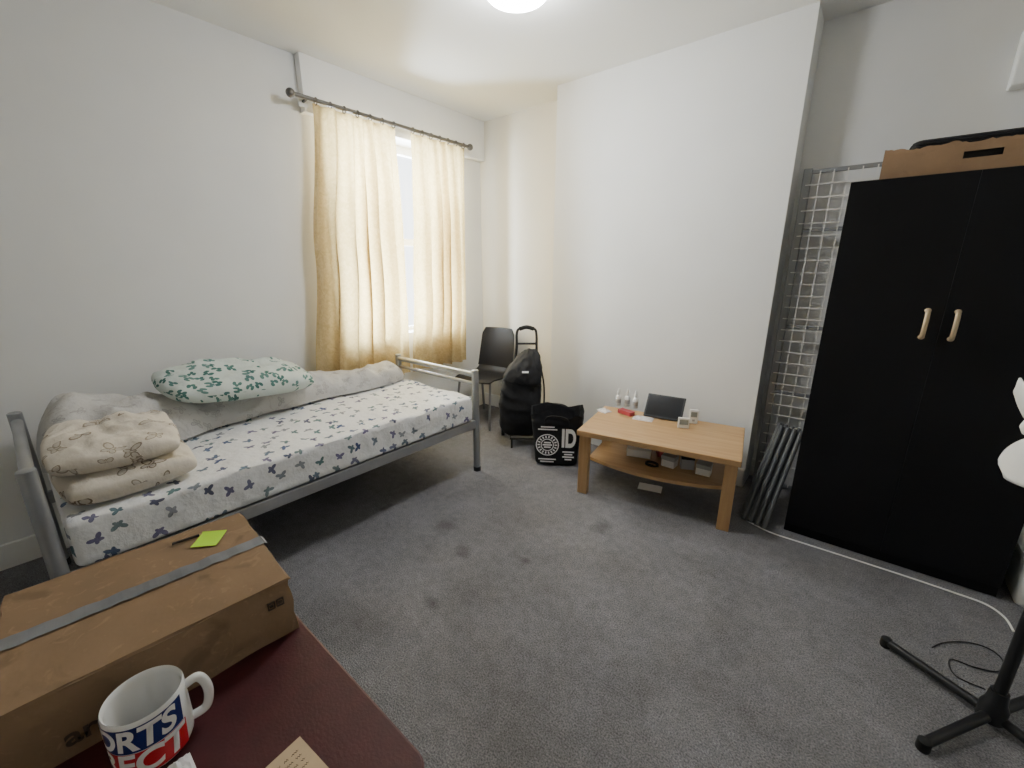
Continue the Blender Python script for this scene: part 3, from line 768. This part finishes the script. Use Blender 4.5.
# ------------------------------------------------------------------ fan
fp = onZ(988, 722, 0)
t = thing('pedestal_fan', 'pedestal fan with white blades and a black cross base', 'fan', (fp.x, fp.y, 0), R(-84))
for a in (231, 319, 51, 139):
    d = Vector((math.cos(R(a)), math.sin(R(a)), 0))
    q = fin('base_arm', tube(NB(), [d*.0+Vector((0, 0, .038)), d*.305+Vector((0, 0, .022))], [.0155, .0145], 14), m_blackp, t, True)
    fin('foot', lathe(NB(), [(.016, 0), (.018, .006), (.017, .034), (.012, .038)], 14, Matrix.Translation(d*.30)), m_rubber, q, True)
fin('socket', lathe(NB(), [(.034, .02), (.034, .07), (.026, .09), (.022, .13)], 20), m_blackp, t, True)
fin('pole', tube(NB(), [(0, 0, .1), (0, 0, .91)], .0155, 14), m_blackp, t, True)
fin('collar', lathe(NB(), [(.022, .50), (.024, .51), (.024, .56), (.02, .57)], 16), m_blackp, t, True)
fz = .995
mt = Matrix.Translation((0, 0, fz)) @ Matrix.Rotation(PI/2, 4, 'X')
fin('motor_housing', lathe(NB(), [(.02, -.13), (.055, -.12), (.07, -.07), (.07, .02), (.055, .05), (.025, .065), (.02, .08)], 28, mt), m_blackp, t, True)
fin('neck', tube(NB(), [(0, 0, .90), (0, 0, .935)], .022, 14), m_blackp, t, True)
hb = fin('hub', lathe(NB(), [(.033, .075), (.035, .09), (.033, .115), (.022, .135), (.006, .143)], 24, mt), m_white, t, True)
for k in range(4):
    bm = NB(); a0 = PI/2*k; rows = []
    for i in range(13):
        s = i/12; r = .025+.165*s; ch = .03+.105*math.sin(min(1, s*1.35)*PI/2)*(1 if s < .8 else math.sqrt(max(.02, 1-((s-.8)/.2)**2)))
        row = []
        for j in range(9):
            c = -.5+j/8; pt = R(24-8*s); ty = c*ch*math.sin(pt)+.010*(1-4*c*c); tx = c*ch*math.cos(pt)+.02*s
            row.append(Vector((tx, -.098-ty-.012*s, r)))
        rows.append(row)
    rot = Matrix.Translation((0, 0, fz)) @ Matrix.Rotation(a0+R(12), 4, 'Y')
    V = [[bm.verts.new(rot @ q) for q in row] for row in rows]
    for i in range(12):
        for j in range(8): bm.faces.new((V[i][j], V[i][j+1], V[i+1][j+1], V[i+1][j]))
    o = fin('blade', bm, m_white, t, True); sd = o.modifiers.new('s', 'SOLIDIFY'); sd.thickness = .003

# ------------------------------------------------------------------ desk
DX0, DX1, DY0, DY1, DZ = -1.06, -.362, -.36, .262, .74
t = thing('desk', 'dark maroon table in the foreground under the cardboard box', 'table', ((DX0+DX1)/2, (DY0+DY1)/2, 0))
dx, dy = (DX1-DX0)/2, (DY1-DY0)/2
bm = NB(); loft(bm, [rrect(dx*2, dy*2, .03, 6, z) for z in (DZ-.03, DZ)]); fin('table_top', bm, m_maroon, t, bevel=.004)
for sx in (-1, 1):
    for sy in (-1, 1): fin('leg', rng(NB(), sx*(dx-.05)-.02, sx*(dx-.05)+.02, sy*(dy-.05)-.02, sy*(dy-.05)+.02, 0, DZ-.03), m_blackp, t, bevel=.003)
# cardboard box
c1 = onZ(291, 577, .858); BA = R(-4)
BW, BD, BH = .325, .375, .118
ex = Vector((math.cos(BA), math.sin(BA), 0)); ey = Vector((-math.sin(BA), math.cos(BA), 0))
bc = c1 - ex*BW/2 - ey*BD/2
t = thing('cardboard_box', 'closed brown cardboard box with grey tape on the maroon table', 'box', (bc.x, bc.y, DZ+.0005), BA)
fin('box_body', roughbox(-BW/2, BW/2, -BD/2, BD/2, 0, BH-.004, .012, .004, 3, .009), m_card, t, True)
for s in (-1, 1): fin('flap', roughbox(min(s*.0015, s*(BW/2-.002)), max(s*.0015, s*(BW/2-.002)), -BD/2+.002, BD/2-.002, BH-.005, BH-.001, .015, .0025, 7+s, .005), m_card, t, True)
bm = NB(); n = 40
tp_ = [(0, -BD/2-.0045, BH-.05), (0, -BD/2-.0045, BH-.002)]+[(0, -BD/2+BD*k/n, BH+.0016+.0008*math.sin(k*1.3)) for k in range(n+1)]+[(0, BD/2+.0045, BH-.002), (0, BD/2+.0045, BH-.05)]
L_ = [bm.verts.new((-.0165+.001*math.sin(i*.9), y, z)) for i, (_, y, z) in enumerate(tp_)]; R_ = [bm.verts.new((.0165+.001*math.sin(i*1.7), y, z)) for i, (_, y, z) in enumerate(tp_)]
for i in range(len(L_)-1): bm.faces.new((L_[i], R_[i], R_[i+1], L_[i+1]))
fin('tape', bm, m_tape, t)
bm = text_bm('argos', .042, .001)
for v in bm.verts: x, y = v.co.x, v.co.y; v.co = Vector((BW/2+.0045, x-.082, .036+y))
fin('lettering', bm, m_fade, t)
bm = NB()
for k in range(2):
    y = BD/2-.040+.015*k
    for a, b_, c, d in ((y-.006, y+.006, .085, .0865), (y-.006, y+.006, .072, .0735), (y-.006, y-.0045, .072, .0865), (y+.0045, y+.006, .072, .0865), (y-.003, y+.003, .077, .081)): rng(bm, BW/2+.001, BW/2+.0042, a, b_, c, d)
fin('printed_mark', bm, m_fade, t)
# sticky note and pen
ztop = DZ+.0005+BH
q = [onZ(u, v, ztop) for u, v in ((196, 535), (226, 528), (224, 546), (191, 553))]
nc = sum(q, Vector())/4
bm = NB(); n = 8
V = [[bm.verts.new((-.0245+.049*i/n, -.0245+.049*j/n, .0015+.004*(j/n)**2.2)) for j in range(n+1)] for i in range(n+1)]
for i in range(n):
    for j in range(n): bm.faces.new((V[i][j], V[i+1][j], V[i+1][j+1], V[i][j+1]))
o = tag(fin('sticky_note', bm, m_note, None, True), 'lime yellow sticky note on the cardboard box', 'note'); o.location = (nc.x, nc.y, ztop+.001); o.rotation_euler = (0, 0, R(48))
pa, pb = onZ(172, 544, ztop+.004), onZ(206, 533, ztop+.004)
t = thing('pencil', 'thin dark pencil lying by the sticky note', 'pencil', (pa+pb)/2)
d = (pb-pa).normalized(); L = (pb-pa).length/2
fin('shaft', tube(NB(), [d*-L, d*(L-.012)], .0028, 6), m_ink, t)
fin('tip', tube(NB(), [d*(L-.012), d*L], [.0028, .0006], 6), m_kraft, t)

# ------------------------------------------------------------------ mug
mp = onZ(141, 690, DZ+.098); 
r = .0465; h = .098
t = thing('mug', 'white mug with navy and red lettering beside the box', 'mug', (mp.x+.009, mp.y, DZ+.0003))
prof = [(.001, .003), (.034, .003), (.036, 0), (.042, .002), (r-.001, .010), (r, .02), (r, h-.003), (r-.0015, h), (r-.0035, h-.002), (r-.004, h-.01), (r-.004, .014), (r-.010, .008), (.001, .007)]
fin('cup', lathe(NB(), prof, 56, cap=False), m_chin, t, True)
ha = R(78); hd = Vector((math.cos(ha), math.sin(ha), 0))
path = smooth_path([hd*(r-.002)+Vector((0, 0, .080)), hd*(r+.014)+Vector((0, 0, .084)), hd*(r+.022)+Vector((0, 0, .068)), hd*(r+.023)+Vector((0, 0, .045)), hd*(r+.016)+Vector((0, 0, .024)), hd*(r-.002)+Vector((0, 0, .020))], 8)
fin('handle', tube(NB(), path, .0065, 12), m_chin, t, True)
def patch(a0, a1, z0, z1, rr, mat, name, slant=0):
    bm = NB(); n = 36; lo = []; hi = []
    for k in range(n+1):
        a = a0+(a1-a0)*k/n
        lo.append(bm.verts.new((rr*math.cos(a), rr*math.sin(a), z0))); a += slant; hi.append(bm.verts.new((rr*math.cos(a), rr*math.sin(a), z1)))
    for k in range(n): bm.faces.new((lo[k], lo[k+1], hi[k+1], hi[k]))
    return fin(name, bm, mat, t, True)
ac = R(-56)
patch(ac-R(98), ac+R(98), .0495, .091, r+.0004, m_navy, 'print_band', .08)
patch(ac-R(98), ac+R(98), .008, .0485, r+.0004, m_red, 'print_band', .08)
def wrap(s, size, zc, sx):
    bm = text_bm(s, size, .0016, 60)
    for v in bm.verts:
        x, y = v.co.x*sx, v.co.y; a = ac+(x+y*.15)/r; v.co = Vector(((r+.001)*math.cos(a), (r+.001)*math.sin(a), zc+y))
    fin('lettering', bm, m_whitep, t)
wrap('SPORTS', .048, .0695, .86); wrap('DIRECT', .048, .0285, .94)
# card with handwriting
a0 = onZ(300, 737, DZ); a1 = onZ(332, 772, DZ); a2 = onZ(258, 770, DZ)
o = thing('card', 'brown paper card with handwriting beside the mug', 'card', (a0.x, a0.y, DZ+.0004))
ux = (a1-a0).normalized(); uy = Vector((-ux.y, ux.x, 0)); 
if uy.dot(a2-a0) < 0: uy = -uy
bm = NB(); ps = [Vector(), ux*.10, ux*.10+uy*.075, uy*.075]
loft(bm, [[p_+Vector((0, 0, z)) for p_ in ps] for z in (0, .0012)]); fin('sheet', bm, m_kraft, o)
bm = NB()
for k in range(4):
    x0 = .016+.009*k; i = 0; yq = .012
    for wl in ((5, 3, 6), (4, 7), (3, 4, 5), (6, 2))[k]:
        pts = [ux*(x0+.0016*math.sin(i*2.1+j*2.4))+uy*(yq+.0011*j)+Vector((0, 0, .0014)) for j in range(wl*2)]
        tube(bm, pts, .00035, 5); yq += .0011*wl*2+.004; i += 1
fin('handwriting', bm, m_ink, o)
# white scrap in front of the mug
p = onZ(180, 769, DZ); o = tag(fin('tissue', pouch(.04, .03, 4), m_whitep, None, True), 'small crumpled white tissue in front of the mug', 'tissue'); o.location = (p.x+.008, p.y, DZ+.0005)
# white box right of wardrobe
t = thing('storage_tub', 'white plastic tub on the floor right of the wardrobe', 'tub', (.83, 2.72, 0))
bm = NB(); loft(bm, [rrect(w_, d_, .03, 4, z) for z, w_, d_ in ((0, .20, .28), (.01, .21, .29), (.22, .235, .315))]); fin('tub_body', bm, m_white, t, True)
bm = NB(); loft(bm, [rrect(w_, d_, .03, 4, z) for z, w_, d_ in ((.22, .245, .325), (.24, .245, .325), (.25, .22, .3))]); fin('lid', bm, m_white, t, True)
